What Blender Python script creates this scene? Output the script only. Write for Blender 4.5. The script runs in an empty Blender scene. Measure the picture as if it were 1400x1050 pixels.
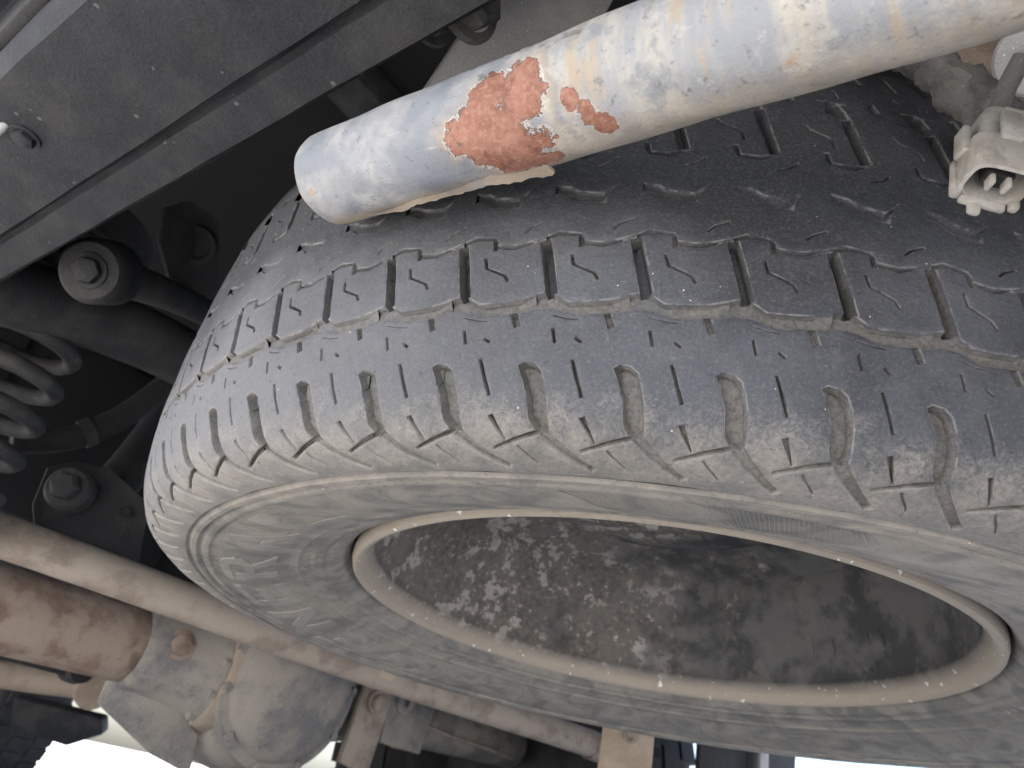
import bpy, bmesh, math, random
import numpy as np
from mathutils import Vector, Matrix
from mathutils.geometry import delaunay_2d_cdt
random.seed(7); rng = np.random.default_rng(7)
S = bpy.context.scene; COL = S.collection
R = math.radians

# ------------------------------------------------------------------ camera, light, exposure
cam = bpy.data.objects.new('camera', bpy.data.cameras.new('camera')); COL.objects.link(cam); S.camera = cam
right = Vector((0.56245, -0.80694, 0.18028)); down = Vector((0.50582, 0.16333, -0.84704)); fwd = Vector((0.65406, 0.56761, 0.50003))
m = Matrix((right, -down, -fwd)).transposed().to_4x4(); m.translation = Vector((-0.4975, -0.2556, 0.2630)); cam.matrix_world = m
cam.data.sensor_width = 36; cam.data.lens = 26.555; cam.data.clip_start = 0.005; cam.data.clip_end = 600
cam.data.dof.use_dof = True; cam.data.dof.focus_distance = 0.28; cam.data.dof.aperture_fstop = 22

SUN_EL, SUN_AZ = R(60), R(-58)          # azimuth measured from +Y clockwise (vehicle front = +Y)
W = bpy.data.worlds.new('World'); S.world = W; W.use_nodes = True
nt = W.node_tree; bg = nt.nodes['Background']; sky = nt.nodes.new('ShaderNodeTexSky'); sky.sky_type = 'NISHITA'; sky.sun_disc = False
sky.sun_elevation = SUN_EL; sky.sun_rotation = SUN_AZ; sky.dust_density = 3.0; sky.air_density = 0.9
nt.links.new(sky.outputs[0], bg.inputs[0]); bg.inputs[1].default_value = 0.15
sun = bpy.data.objects.new('sun', bpy.data.lights.new('sun', 'SUN')); COL.objects.link(sun)
sun.data.energy = 4.5; sun.data.angle = R(0.5); sun.data.color = (1, 0.96, 0.91)
sd = Vector((math.sin(SUN_AZ) * math.cos(SUN_EL), math.cos(SUN_AZ) * math.cos(SUN_EL), math.sin(SUN_EL)))
sun.rotation_euler = (-sd).to_track_quat('-Z', 'Y').to_euler()
S.view_settings.view_transform = 'Standard'; S.view_settings.look = 'None'; S.view_settings.exposure = 1.85; S.view_settings.gamma = 1
S.render.engine = 'CYCLES'
S.cycles.max_bounces = 8; S.cycles.diffuse_bounces = 6

# ------------------------------------------------------------------ materials
class NT:
    def __init__(s, name):
        s.m = bpy.data.materials.new(name); s.m.use_nodes = True; s.t = s.m.node_tree; s.b = s.t.nodes['Principled BSDF']
        s.tc = s.n('ShaderNodeTexCoord'); s.co = s.tc.outputs['Object']
    def n(s, k, **kw):
        o = s.t.nodes.new(k)
        for a, v in kw.items(): setattr(o, a, v)
        return o
    def link(s, a, b):
        if isinstance(a, (int, float)): b.default_value = a
        elif isinstance(a, tuple): b.default_value = (*a, 1) if len(a) == 3 and b.type == 'RGBA' else a
        else: s.t.links.new(a, b)
    def math(s, op, a, b=0.0, c=0.0, clamp=False):
        o = s.n('ShaderNodeMath', operation=op, use_clamp=clamp)
        for i, v in enumerate((a, b, c)): s.link(v, o.inputs[i])
        return o.outputs[0]
    def noise(s, scale, detail=4, rough=.55, co=None, dist=0.0):
        o = s.n('ShaderNodeTexNoise'); o.inputs['Scale'].default_value = scale; o.inputs['Detail'].default_value = detail
        o.inputs['Roughness'].default_value = rough; o.inputs['Distortion'].default_value = dist
        s.link(co or s.co, o.inputs['Vector']); return o.outputs['Fac']
    def ramp(s, f, a, b, lo=0.0, hi=1.0):
        o = s.n('ShaderNodeMapRange', interpolation_type='SMOOTHSTEP'); s.link(f, o.inputs[0])
        for i, v in enumerate((a, b, lo, hi)): o.inputs[i + 1].default_value = v
        return o.outputs[0]
    def mix(s, f, a, b):
        o = s.n('ShaderNodeMix', data_type='RGBA'); s.link(f, o.inputs[0]); s.link(a, o.inputs[6]); s.link(b, o.inputs[7]); return o.outputs[2]
    def scaled(s, v):
        o = s.n('ShaderNodeMapping'); s.link(s.co, o.inputs[0]); o.inputs['Scale'].default_value = v; return o.outputs[0]
    def attr(s, n): o = s.n('ShaderNodeAttribute'); o.attribute_name = n; return o.outputs['Fac']
    def bump(s, h, strength=.5, dist=.001):
        o = s.n('ShaderNodeBump'); o.inputs['Strength'].default_value = strength; o.inputs['Distance'].default_value = dist
        s.link(h, o.inputs['Height'])
        if s.b.inputs['Normal'].is_linked: s.link(s.b.inputs['Normal'].links[0].from_socket, o.inputs['Normal'])
        s.link(o.outputs[0], s.b.inputs['Normal']); return s
    def out(s, col, rough=.8, metal=0.0, spec=.3):
        s.link(col, s.b.inputs['Base Color']); s.link(rough, s.b.inputs['Roughness']); s.link(metal, s.b.inputs['Metallic'])
        s.b.inputs['Specular IOR Level'].default_value = spec; return s

def dusty(name, base, dust, amount=.5, scale=25, specks=.3, rough=.75, base2=None, bump=.5, speckcol=None, spec=.3, sp_scale=420):
    """weathered surface: base colour with a second tone, patchy dust film, small light grit specks"""
    t = NT(name)
    c = base
    if base2: c = t.mix(t.ramp(t.noise(scale * 1.7, 6, .65), .42, .6), base, base2)
    d = t.noise(scale, 8, .62)
    c = t.mix(t.ramp(d, .62 - .35 * amount, .8 - .35 * amount, 0, min(1, amount * 1.5)), c, dust)
    fine = t.noise(scale * 30, 5, .7)
    c = t.mix(t.ramp(fine, .3, .75, 0, .35), c, tuple(x * 1.6 for x in dust))
    if specks:
        v = t.n('ShaderNodeTexVoronoi'); v.inputs['Scale'].default_value = sp_scale; t.link(t.co, v.inputs['Vector'])
        k = t.math('MULTIPLY', t.math('LESS_THAN', v.outputs['Distance'], .16), t.math('GREATER_THAN', t.noise(sp_scale * .28, 2), .62 - .12 * specks))
        c = t.mix(t.math('MULTIPLY', k, min(1, specks * 1.6)), c, speckcol or tuple(min(.8, x * 1.9) for x in dust))
    t.out(c, rough, 0, spec)
    t.bump(t.noise(scale * 3, 8, .65), bump * .6, .0025); t.bump(fine, bump, .0006)
    return t.m

DUST = (.36, .30, .235); GREY = (.17, .165, .16)
M = {}
def rubber(name, sidewall):
    t = NT(name); dep = t.attr('dep'); tt = t.attr('tt'); ang = t.attr('ang')
    n1 = t.noise(16, 7, .6); n2 = t.noise(60, 6, .65); fine = t.noise(900, 4, .7)
    base = t.mix(t.ramp(n1, .38, .62), (.050, .053, .061), (.082, .087, .098))
    base = t.mix(t.ramp(n2, .48, .72, 0, .4), base, (.135, .136, .14))
    if sidewall:
        streak = t.noise(30, 7, .6, dist=1.2)
        c = t.mix(t.ramp(streak, .34, .62, .25, 1), (.115, .117, .111), (.275, .253, .215))
        c = t.mix(t.ramp(t.noise(120, 6, .7), .5, .75, 0, .45), c, (.15, .145, .14))
        lift = t.attr('lift'); c = t.mix(t.math('MULTIPLY', lift, .85), c, (.31, .293, .262))
    else:
        # dust film that grows toward the shoulder and in the groove floors, broken up by noise
        grit = t.noise(520, 7, .75); diag = t.noise(1.0, 6, .65, co=t.scaled((330, 120, 420)), dist=2.0)
        br = t.math('ADD', t.math('MULTIPLY', t.math('SUBTRACT', n2, .5), .030), t.math('MULTIPLY', t.math('SUBTRACT', diag, .5), .045)); sh = t.ramp(t.math('ADD', tt, br), .083, .108)
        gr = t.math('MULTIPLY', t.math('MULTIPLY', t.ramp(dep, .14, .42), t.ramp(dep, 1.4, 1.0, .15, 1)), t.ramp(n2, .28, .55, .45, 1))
        film = t.math('MULTIPLY', t.ramp(t.math('ADD', ang, t.math('MULTIPLY', t.math('SUBTRACT', n1, .5), .5)), .0, -.85), .66)  # dust plus painted light: tread made paler toward its lit left side
        clean_shade = t.ramp(t.math('ADD', t.math('MULTIPLY', tt, 9.0), t.math('SUBTRACT', n1, .5)), .55, -.10, 0, .85)  # cleaner black rubber plus painted shade darkening the upper tread
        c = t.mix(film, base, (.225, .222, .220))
        c = t.mix(t.math('MULTIPLY', sh, t.ramp(grit, .3, .65, .45, .85)), c, t.mix(t.ramp(n2, .35, .6), (.205, .195, .172), (.30, .276, .236)))
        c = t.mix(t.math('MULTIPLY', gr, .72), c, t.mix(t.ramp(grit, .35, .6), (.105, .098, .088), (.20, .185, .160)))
        c = t.mix(clean_shade, c, (.034, .036, .041))
        lipd = t.math('MULTIPLY', t.math('MULTIPLY', t.ramp(dep, .003, .03), t.ramp(dep, .22, .07)), t.ramp(t.noise(200, 4, .6), .4, .6))
        c = t.mix(t.math('MULTIPLY', lipd, .42), c, (.33, .31, .28))
    c = t.mix(t.ramp(fine, .45, .8, 0, .3), c, (.28, .27, .26)); c = t.mix(t.ramp(t.noise(420, 6, .75), .42, .33, 0, .5), c, (.035, .035, .037))
    v = t.n('ShaderNodeTexVoronoi'); v.inputs['Scale'].default_value = 260; t.link(t.co, v.inputs['Vector'])
    k = t.math('MULTIPLY', t.math('LESS_THAN', v.outputs['Distance'], .085), t.math('GREATER_THAN', t.noise(90, 2), .64))
    c = t.mix(t.math('MULTIPLY', k, .85), c, (.6, .57, .53))
    # short pale scuffs
    for sc_, ds in (((160, 160, 700), 1.5), ((520, 520, 150), 2.2), ((90, 90, 420), 3.0)):
        w = t.noise(1.0, 4, .6, co=t.scaled(sc_), dist=ds); c = t.mix(t.ramp(w, .66, .74, 0, .3), c, (.31, .30, .285))
    t.out(c, t.ramp(n2, .3, .7, .62, .88), 0, .35)
    t.bump(n2, .5, .0020); t.bump(t.noise(170, 8, .7), .7, .0013); t.bump(fine, .35, .0003)
    return t.m
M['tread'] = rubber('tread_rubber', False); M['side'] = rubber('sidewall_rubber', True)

def rim_mat():
    t = NT('rusty_wheel_steel'); rad = t.attr('lip')
    n = t.noise(24, 8, .62); n2 = t.noise(62, 9, .72); n3 = t.noise(190, 6, .65)
    c = t.mix(t.ramp(n, .40, .60), (.050, .050, .050), (.115, .111, .106))
    c = t.mix(t.ramp(t.noise(45, 6, .6), .54, .64, 0, .7), c, (.135, .122, .112))
    sp_ = t.n('ShaderNodeSeparateXYZ'); t.link(t.co, sp_.inputs[0]); zone = t.ramp(t.math('ADD', sp_.outputs[0], t.math('MULTIPLY', t.math('SUBTRACT', t.noise(14, 4, .55), .5), .45)), .06, -.03)
    clus = t.ramp(t.noise(26, 4, .6), .42, .56, -.10, .03)
    fl = t.math('MULTIPLY', t.ramp(t.math('ADD', n2, clus), .53, .57), t.math('MAXIMUM', zone, t.ramp(n3, .70, .73)))
    c = t.mix(t.math('MULTIPLY', zone, t.ramp(n3, .35, .6, .3, .8)), c, (.175, .155, .132)); c = t.mix(fl, c, (.36, .335, .30))
    c = t.mix(t.math('MULTIPLY', t.ramp(n3, .62, .68, 0, .8), zone), c, (.50, .48, .45)); c = t.mix(t.ramp(t.noise(60, 5, .6), .55, .7, 0, .4), c, (.135, .135, .132))
    c = t.mix(t.math('MULTIPLY', rad, t.ramp(n2, .2, .5, .75, 1)), c, (.36, .315, .255))
    w = t.math('MULTIPLY', rad, t.ramp(t.noise(140, 3, .5), .665, .69)); c = t.mix(w, c, (.78, .76, .73))
    t.out(c, .8, 0, .3); t.bump(fl, .5, .0012); t.bump(n3, .4, .0012); t.bump(t.noise(700, 4), .4, .0005)
    return t.m
M['rim'] = rim_mat()

def pipe_mat():
    """peeling grey-blue galvanised pipe; object space: z runs along the pipe from its plugged end"""
    t = NT('peeling_painted_pipe'); sep = t.n('ShaderNodeSeparateXYZ'); t.link(t.co, sep.inputs[0])
    x, y, z = sep.outputs; ang = t.math('ARCTAN2', y, x)
    n = t.noise(22, 7, .6); n2 = t.noise(90, 7, .65); n3 = t.noise(520, 6, .75)
    drip = t.noise(1.0, 7, .62, co=t.scaled((18, 18, 85))); drip2 = t.noise(1.0, 6, .6, co=t.scaled((35, 35, 150)))
    along = t.ramp(t.math('ADD', z, t.math('MULTIPLY', t.math('SUBTRACT', n2, .5), .012)), .114, .121)
    a = t.mix(t.ramp(t.math('ADD', n, t.math('MULTIPLY', t.math('SUBTRACT', n2, .5), .35)), .38, .66), (.205, .220, .240), (.36, .355, .345))
    a = t.mix(t.ramp(z, .006, .0, 0, .6), a, (.40, .32, .25))
    a = t.mix(t.math('MULTIPLY', t.ramp(ang, 1.75, 2.15), t.ramp(n2, .35, .55, .4, 1)), a, (.36, .295, .22))
    b = t.mix(t.ramp(drip, .40, .62), (.27, .28, .29), (.41, .385, .33))
    b = t.mix(t.ramp(drip2, .52, .66, 0, .7), b, (.38, .30, .20))
    b = t.mix(t.ramp(t.math('ADD', drip, t.math('SUBTRACT', n2, .5)), .52, .70, 0, .75), b, (.19, .205, .228))
    b = t.mix(t.math('MULTIPLY', t.ramp(ang, 1.3, 2.0), .6), b, (.40, .335, .25))
    c = t.mix(along, a, b)
    c = t.mix(t.ramp(t.noise(48, 6, .65), .64, .74, 0, .8), c, (.34, .20, .115))
    c = t.mix(t.math('MULTIPLY', t.ramp(t.noise(130, 6, .7), .58, .66, 0, .45), along), c, (.44, .43, .41))
    c = t.mix(t.ramp(t.noise(300, 5, .7), .42, .33, 0, .5), c, (.10, .10, .105))
    sc = t.noise(1.0, 4, .6, co=t.scaled((900, 900, 60)), dist=.6); c = t.mix(t.ramp(sc, .66, .72, 0, .4), c, (.50, .49, .47))
    # red primer patches laid bare: ellipses in (along, around), ragged by noise
    def patch(z0, a0, rz, ra, k=1.0):
        dz = t.math('DIVIDE', t.math('SUBTRACT', z, z0), rz); da = t.math('DIVIDE', t.math('SUBTRACT', ang, a0), ra)
        d = t.math('ADD', t.math('MULTIPLY', dz, dz), t.math('MULTIPLY', da, da))
        return t.math('ADD', d, t.math('ADD', t.math('MULTIPLY', t.math('SUBTRACT', t.noise(85, 6, .7), .5), k * 3.4), t.math('MULTIPLY', t.math('SUBTRACT', t.noise(330, 6, .7), .5), k * 1.4)))
    d = None
    for q in PATCHES:
        e = patch(*q); d = e if d is None else t.math('MINIMUM', d, e)
    pm = t.ramp(d, 1.03, .97)
    halo = t.math('MULTIPLY', t.ramp(d, 2.6, 1.0, 0, .55), t.ramp(n2, .35, .6)); c = t.mix(halo, c, (.40, .30, .20))
    c = t.mix(t.math('MULTIPLY', t.ramp(d, 1.22, 1.10), t.ramp(n3, .4, .55)), c, (.50, .48, .45))
    red = t.mix(t.ramp(n2, .35, .65), (.225, .090, .055), (.31, .15, .105)); red = t.mix(t.ramp(n3, .45, .65, 0, .6), red, (.40, .235, .17))
    red = t.mix(t.ramp(t.noise(70, 5, .65), .54, .62, 0, .7), red, (.15, .06, .042)); red = t.mix(t.ramp(d, .80, .97, 0, .75), red, (.16, .075, .05))
    c = t.mix(pm, c, red)
    t.out(c, t.ramp(n2, .3, .7, .45, .75), 0, .4)
    t.bump(t.math('SUBTRACT', 1.0, pm), 1.0, .0014); t.bump(n2, .55, .0012); t.bump(n3, .7, .0006)
    return t.m
PATCHES = [(.0970, 1.05, .0145, .50), (.104, 1.50, .0150, .42), (.1165, .62, .0075, .50), (.102, .50, .0075, .36), (.107, 1.95, .013, .26), (.1320, 1.00, .0030, .22, 1.5), (.1350, 1.28, .0034, .22, 1.5), (.1380, 1.56, .0042, .22, 1.5)]
M['pipe'] = pipe_mat()
M['rail'] = dusty('underseal_black_rail', (.012, .0135, .0165), (.040, .039, .037), .45, 22, .14, .6, (.018, .0205, .0245), .5, (.36, .33, .30), sp_scale=130)
M['dark'] = dusty('dark_dirty_metal', (.020, .021, .024), (.058, .055, .051), .45, 20, .2, .8)
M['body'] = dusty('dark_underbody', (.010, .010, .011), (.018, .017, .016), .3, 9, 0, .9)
M['plate'] = dusty('dull_grey_plate', (.30, .30, .30), (.40, .38, .35), .5, 40, .5, .8)
M['rod'] = dusty('dust_coated_steel', (.18, .145, .118), (.32, .272, .222), .68, 26, .25, .85, (.235, .185, .148))
M['rust'] = dusty('rust_brown_steel', (.18, .115, .082), (.29, .23, .18), .6, 30, .3, .88, (.13, .085, .065), .8)
M['cast'] = dusty('dusty_cast_iron', (.125, .125, .128), (.30, .268, .225), .58, 17, .3, .85, (.20, .185, .17), .7)
M['clay'] = dusty('caked_clay_paint', (.36, .295, .225), (.42, .35, .27), .5, 40, .2, .9)
M['spring'] = dusty('spring_steel', (.025, .026, .029), (.075, .071, .065), .5, 30, .3, .7)
M['plastic'] = dusty('pale_plug_plastic', (.40, .38, .34), (.26, .235, .20), .55, 90, .2, .6, (.46, .44, .40), .5)
M['mud'] = dusty('mud_caked_harness', (.06, .059, .058), (.17, .16, .145), .6, 70, .5, .9, (.11, .105, .10), 1.2)
M['black'] = dusty('black_rubber', (.014, .014, .015), (.045, .043, .040), .35, 18, .2, .8)
M['tan'] = dusty('tan_dusty_bracket', (.33, .26, .19), (.42, .34, .26), .6, 30, .2, .85)
M['ground'] = dusty('pale_sandy_ground', (.44, .435, .43), (.52, .51, .50), .5, 3, .3, .95)

# ------------------------------------------------------------------ mesh helpers
def link(o, parent=None):
    COL.objects.link(o)
    if parent: o.parent = parent
    return o
def mesh_obj(name, verts, faces, mat, parent=None, smooth=35, attrs=None):
    me = bpy.data.meshes.new(name); me.from_pydata([tuple(v) for v in verts], [], [tuple(int(i) for i in f) for f in faces])
    if attrs:
        for k, v in attrs.items(): me.attributes.new(k, 'FLOAT', 'POINT').data.foreach_set('value', np.asarray(v, np.float32))
    me.materials.append(mat)
    if smooth:
        me.polygons.foreach_set('use_smooth', [True] * len(me.polygons)); me.set_sharp_from_angle(angle=R(smooth))
    return link(bpy.data.objects.new(name, me), parent)
def bm_obj(name, bm, mat, parent=None, smooth=35):
    bmesh.ops.recalc_face_normals(bm, faces=bm.faces)
    me = bpy.data.meshes.new(name); bm.to_mesh(me); bm.free(); me.materials.append(mat)
    if smooth:
        me.polygons.foreach_set('use_smooth', [True] * len(me.polygons)); me.set_sharp_from_angle(angle=R(smooth))
    return link(bpy.data.objects.new(name, me), parent)
def thing(name, label, cat, loc=(0, 0, 0), group=None):
    o = bpy.data.objects.new(name, None); o.location = loc; o.empty_display_size = .02; link(o); return tag(o, label, cat, group)
def tag(o, label, cat, group=None):
    o['label'] = label; o['category'] = cat
    if group: o['group'] = group
    return o
def frame(axis):
    z = Vector(axis).normalized(); x = z.cross(Vector((0, 0, 1)))
    if x.length < 1e-3: x = Vector((1, 0, 0))
    x.normalize(); return x, z.cross(x), z
def revolve(prof, n=48, a0=0, a1=2 * math.pi, closed_prof=False):
    """prof: list of (r, h); around +Z"""
    prof = np.asarray(prof, float); full = abs(a1 - a0 - 2 * math.pi) < 1e-6
    k = n if full else n + 1; th = a0 + (a1 - a0) * np.arange(k) / n
    v = np.stack([prof[None, :, 0] * np.cos(th)[:, None], prof[None, :, 0] * np.sin(th)[:, None], np.broadcast_to(prof[None, :, 1], (k, len(prof)))], -1).reshape(-1, 3)
    m_ = len(prof); f = []
    for i in range(n):
        j = (i + 1) % k
        for q in range(m_ if closed_prof else m_ - 1):
            q2 = (q + 1) % m_; f.append((i * m_ + q, j * m_ + q, j * m_ + q2, i * m_ + q2))
    return v, f
def place(o, p, axis):
    x, y, z = frame(axis); mm = Matrix((x, y, z)).transposed().to_4x4(); mm.translation = Vector(p); o.matrix_world = mm; return o
def lathe(name, prof, mat, parent, p, axis, n=48, smooth=35):
    """revolved part; geometry baked in the parent's space"""
    v, f = revolve(prof, n); x, y, z = frame(axis); B = np.array([x, y, z]); v = v @ B + np.array(p)
    return mesh_obj(name, v, f, mat, parent, smooth)
def tube_path(pts, rad, n=14, cap=True, wob=0.0, seg=6):
    P = [Vector(p) for p in pts]
    if seg > 1 and len(P) > 2:
        Q = [2 * P[0] - P[1]] + P + [2 * P[-1] - P[-2]]; O = []
        for i in range(1, len(Q) - 2):
            for k in range(seg):
                t = k / seg; a, b, c, d = Q[i - 1:i + 3]
                O.append(.5 * (2 * b + (c - a) * t + (2 * a - 5 * b + 4 * c - d) * t * t + (3 * b - a - 3 * c + d) * t ** 3))
        P = O + [P[-1]]
    V, Fc = [], []; px = None
    for i, p in enumerate(P):
        d = (P[min(i + 1, len(P) - 1)] - P[max(i - 1, 0)]).normalized()
        x = (px - d * px.dot(d)).normalized() if px else frame(d)[0]
        px = x; y = d.cross(x); r = (rad(i / (len(P) - 1)) if callable(rad) else rad)
        for k in range(n):
            a = 2 * math.pi * k / n; rr = r * (1 + wob * (random.random() - .5)); V.append(p + (x * math.cos(a) + y * math.sin(a)) * rr)
    for i in range(len(P) - 1):
        for k in range(n): Fc.append((i * n + k, i * n + (k + 1) % n, (i + 1) * n + (k + 1) % n, (i + 1) * n + k))
    if cap: Fc += [tuple(range(n))[::-1], tuple(range((len(P) - 1) * n, len(P) * n))]
    return V, Fc
def tube(name, pts, rad, mat, parent=None, **kw):
    v, f = tube_path(pts, rad, **kw); return mesh_obj(name, v, f, mat, parent, 45)
def slab(name, poly, thick, mat, parent=None, bevel=.0015, holes=()):
    """flat polygon (3D points, roughly planar) given a thickness along its normal, edges bevelled"""
    bm = bmesh.new(); P = [Vector(p) for p in poly]
    nrm = Vector((0, 0, 0))
    for i in range(len(P)): nrm += (P[i] - P[0]).cross(P[(i + 1) % len(P)] - P[0])
    nrm.normalize(); a = [bm.verts.new(p) for p in P]; b = [bm.verts.new(p + nrm * thick) for p in P]
    bm.faces.new(a[::-1]); bm.faces.new(b)
    for i in range(len(P)): j = (i + 1) % len(P); bm.faces.new((a[i], a[j], b[j], b[i]))
    if bevel: bmesh.ops.bevel(bm, geom=list(bm.edges), offset=bevel, segments=2, affect='EDGES', profile=.5)
    return bm_obj(name, bm, mat, parent)
def box(name, c, size, mat, parent=None, rot=None, bevel=.003):
    bm = bmesh.new(); bmesh.ops.create_cube(bm, size=1)
    for v in bm.verts: v.co = Vector((v.co.x * size[0], v.co.y * size[1], v.co.z * size[2]))
    if bevel: bmesh.ops.bevel(bm, geom=list(bm.edges), offset=bevel, segments=2, affect='EDGES', profile=.5)
    mm = (rot or Matrix.Identity(3)).to_4x4(); mm.translation = Vector(c); bm.transform(mm)
    return bm_obj(name, bm, mat, parent)
def hexbolt(name, p, axis, r, h, mat, parent, washer=True):
    prof = [(0, h), (r * .72, h), (r * .96, h * .86), (r, h * .7), (r, 0)]
    v, f = revolve(prof, 6); wv, wf = revolve([(r * 1.0, h * .22), (r * 1.32, h * .2), (r * 1.36, h * .1), (r * 1.36, -h * .1)], 24)
    if washer: f = list(f) + [tuple(i + len(v) for i in q) for q in wf]; v = np.vstack([v, wv])
    x, y, z = frame(axis); return mesh_obj(name, v @ np.array([x, y, z]) + np.array(p), f, mat, parent, 30)

# ------------------------------------------------------------------ ground
GN = 24; gx = np.sinh(np.linspace(-5.2, 5.2, GN * 2 + 1)) * 2.2
V = [(x, y, 0.0) for y in gx for x in gx]; n_ = len(gx)
Fq = [(j * n_ + i, j * n_ + i + 1, (j + 1) * n_ + i + 1, (j + 1) * n_ + i) for j in range(n_ - 1) for i in range(n_ - 1)]
g = mesh_obj('ground', V, Fq, M['ground'], None, 0); g['kind'] = 'structure'

# ------------------------------------------------------------------ spare wheel
wheel = thing('spare_wheel', 'dusty worn spare tyre on a rust-flecked steel rim slung under the vehicle', 'spare wheel', (0, 0, .40))
wheel.rotation_euler = (0, 0, R(-56))
NP = 67; PITCH = 2 * math.pi / NP; PMM = PITCH * 353.0; TH0 = R(-14.85)
half = np.array([(355.5, 75), (355.3, 60), (354.8, 45), (354, 30), (352.6, 15), (350, 0), (347, -10), (342.5, -18), (336, -23), (329.5, -25.8), (322, -27.2), (316, -27), (313, -26.4)], float)
def catmull(P, n=12):
    P = np.vstack([2 * P[0] - P[1], P, 2 * P[-1] - P[-2]]); o = []
    for i in range(1, len(P) - 2):
        for k in range(n):
            t = k / n; p0, p1, p2, p3 = P[i - 1:i + 3]
            o.append(.5 * (2 * p1 + (p2 - p0) * t + (2 * p0 - 5 * p1 + 4 * p2 - p3) * t * t + (3 * p1 - p0 - 3 * p2 + p3) * t ** 3))
    o.append(P[-2]); return np.array(o)
hp = catmull(half); hs = np.r_[0, np.cumsum(np.hypot(*np.diff(hp, axis=0).T))]
T_END = float(np.interp(-316, -hp[:, 0], hs))      # where the sidewall mesh takes over
def prof_at(t):
    a = np.abs(t); r = np.interp(a, hs, hp[:, 0]); z = np.interp(a, hs, hp[:, 1]); e = .8
    dr = np.interp(a + e, hs, hp[:, 0]) - np.interp(np.maximum(a - e, 0), hs, hp[:, 0]); dz = np.interp(a + e, hs, hp[:, 1]) - np.interp(np.maximum(a - e, 0), hs, hp[:, 1])
    l = np.hypot(dr, dz); nr, nz = -dz / l, dr / l
    return r, np.where(t < 0, 150 - z, z), nr, np.where(t < 0, -nz, nz)

def strip(pts, hw):
    """polyline in (pitch fraction, mm) -> polygon in mm; hw half width (number or list)"""
    P = np.array([(u * PMM, t) for u, t in pts], float); n = len(P); w = np.broadcast_to(np.asarray(hw, float), (n,))
    d = np.diff(P, axis=0); d /= np.linalg.norm(d, axis=1)[:, None]; L_, R_ = [], []
    for i in range(n):
        a = d[max(i - 1, 0)]; b = d[min(i, n - 2)]; t = a + b; t /= np.linalg.norm(t); nn = np.array([-t[1], t[0]]); k = w[i] / max(.45, nn @ np.array([-a[1], a[0]]))
        L_.append(P[i] + nn * k); R_.append(P[i] - nn * k)
    return np.array(L_ + R_[::-1])
def poly(pts): return np.array([(u * PMM, t) for u, t in pts], float)
def area(P): x, y = P.T; return .5 * np.sum(x * np.roll(y, -1) - np.roll(x, -1) * y)
def offset(P, d):
    """move every edge inward by d (negative = outward)"""
    if area(P) < 0: P = P[::-1]
    n = len(P); o = []
    for i in range(n):
        a = P[i] - P[i - 1]; b = P[(i + 1) % n] - P[i]; a = a / np.linalg.norm(a); b = b / np.linalg.norm(b)
        na, nb = np.array([-a[1], a[0]]), np.array([-b[1], b[0]]); h = na + nb; l = np.linalg.norm(h); h = h / max(l, 1e-6)
        o.append(P[i] + h * d / max(.5, h @ na))
    return np.array(o)
# features: (polygon, depth mm, wall run mm, edge rounding mm)
lower = []
lower.append((poly([(-.09, 77.6), (-.03, 76.4), (.08, 76.8), (.16, 79), (.205, 83), (.245, 89), (.265, 96), (.27, 100), (.24, 102.5), (.13, 101.8), (.055, 97), (.045, 94), (.03, 88), (-.03, 82)]), 4.6, .8, .5))
lower.append((strip([(.18, 100.8), (-.12, 104.3), (-.41, 108.7)], [1.05, .95, .75]), 3.4, .4, .3))
lower.append((strip([(.2, 101), (.32, 106), (.46, 111), (.60, 115.6), (.72, 119)], [2.3, 2.1, 2.0, 2.0, 1.9]), 1.7, .45, .3))
lower.append((strip([(-.516, 75.3), (-.45, 82), (-.385, 88.3)], .62), 3.5, .22, .18))
lower.append((strip([(-.372, 95.0), (-.33, 98.5), (-.245, 104.6)], [1.05, .8, .25]), 2.6, .24, .2))
lower.append((strip([(-.12, 106.9), (-.06, 110), (.0, 112.2), (.08, 116)], [.6, .55, .5, .4]), 1.0, .25, .2))
lower.append((strip([(-.76, 63.8), (-.72, 69.3)], .55), 3.0, .25, .18))
lower.append((strip([(-.51, 67.3), (-.44, 68.9)], .55), 2.6, .25, .18))
lower.append((strip([(-.215, 57.5), (-.15, 63)], 1.25), 3.0, .5, .3))
lower.append((strip([(-.78, 58.9), (-.62, 60.3), (-.5, 60.5)], [.25, .35, .2]), .8, .12, .15))
zt = [(.15, 48.8), (.24, 50.6), (.36, 53.2), (.60, 53.0), (.80, 52.3), (1.0, 50.2)]; zb = [(.24, 56.3), (.33, 57.6), (.46, 58.7), (.70, 58.0), (.92, 57.2), (1.05, 55.8)]
top = [(u + k, t) for k in range(-3, 4) for u, t in zt]; bot = [(u + k, t) for k in range(-3, 4) for u, t in zb]
G1 = poly(top + bot[::-1]); lower.append((G1, 2.9, .6, .5))
lower.append((strip([(-.01, 25.2), (.08, 37), (.175, 50.2)], [2.1, 2.2, 2.2]), 7.0, .6, .5))
lower.append((strip([(-.68, 32.3), (-.64, 37.2), (-.40, 41.2), (-.35, 44)], .58), 3.0, .22, .18))
zz = [(.0, 24.4), (.14, 22.4), (.38, 23.4), (.41, 27.2), (.66, 28.2), (.86, 26.0)]
lower.append((strip([(u + k, t) for k in range(-3, 4) for u, t in zz], [.8, 1.0, .6, .9, 1.1, .7] * 7), 2.6, .35, .35))
lower.append((strip([(.395, 24), (.42, 29.2)], .95), 2.8, .35, .25))
lower.append((strip([(.735, 21.4), (.80, 18.8), (.955, 16.2)], .45), 2.2, .2, .18))
CSYM = .40
feats = list(lower)
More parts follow.
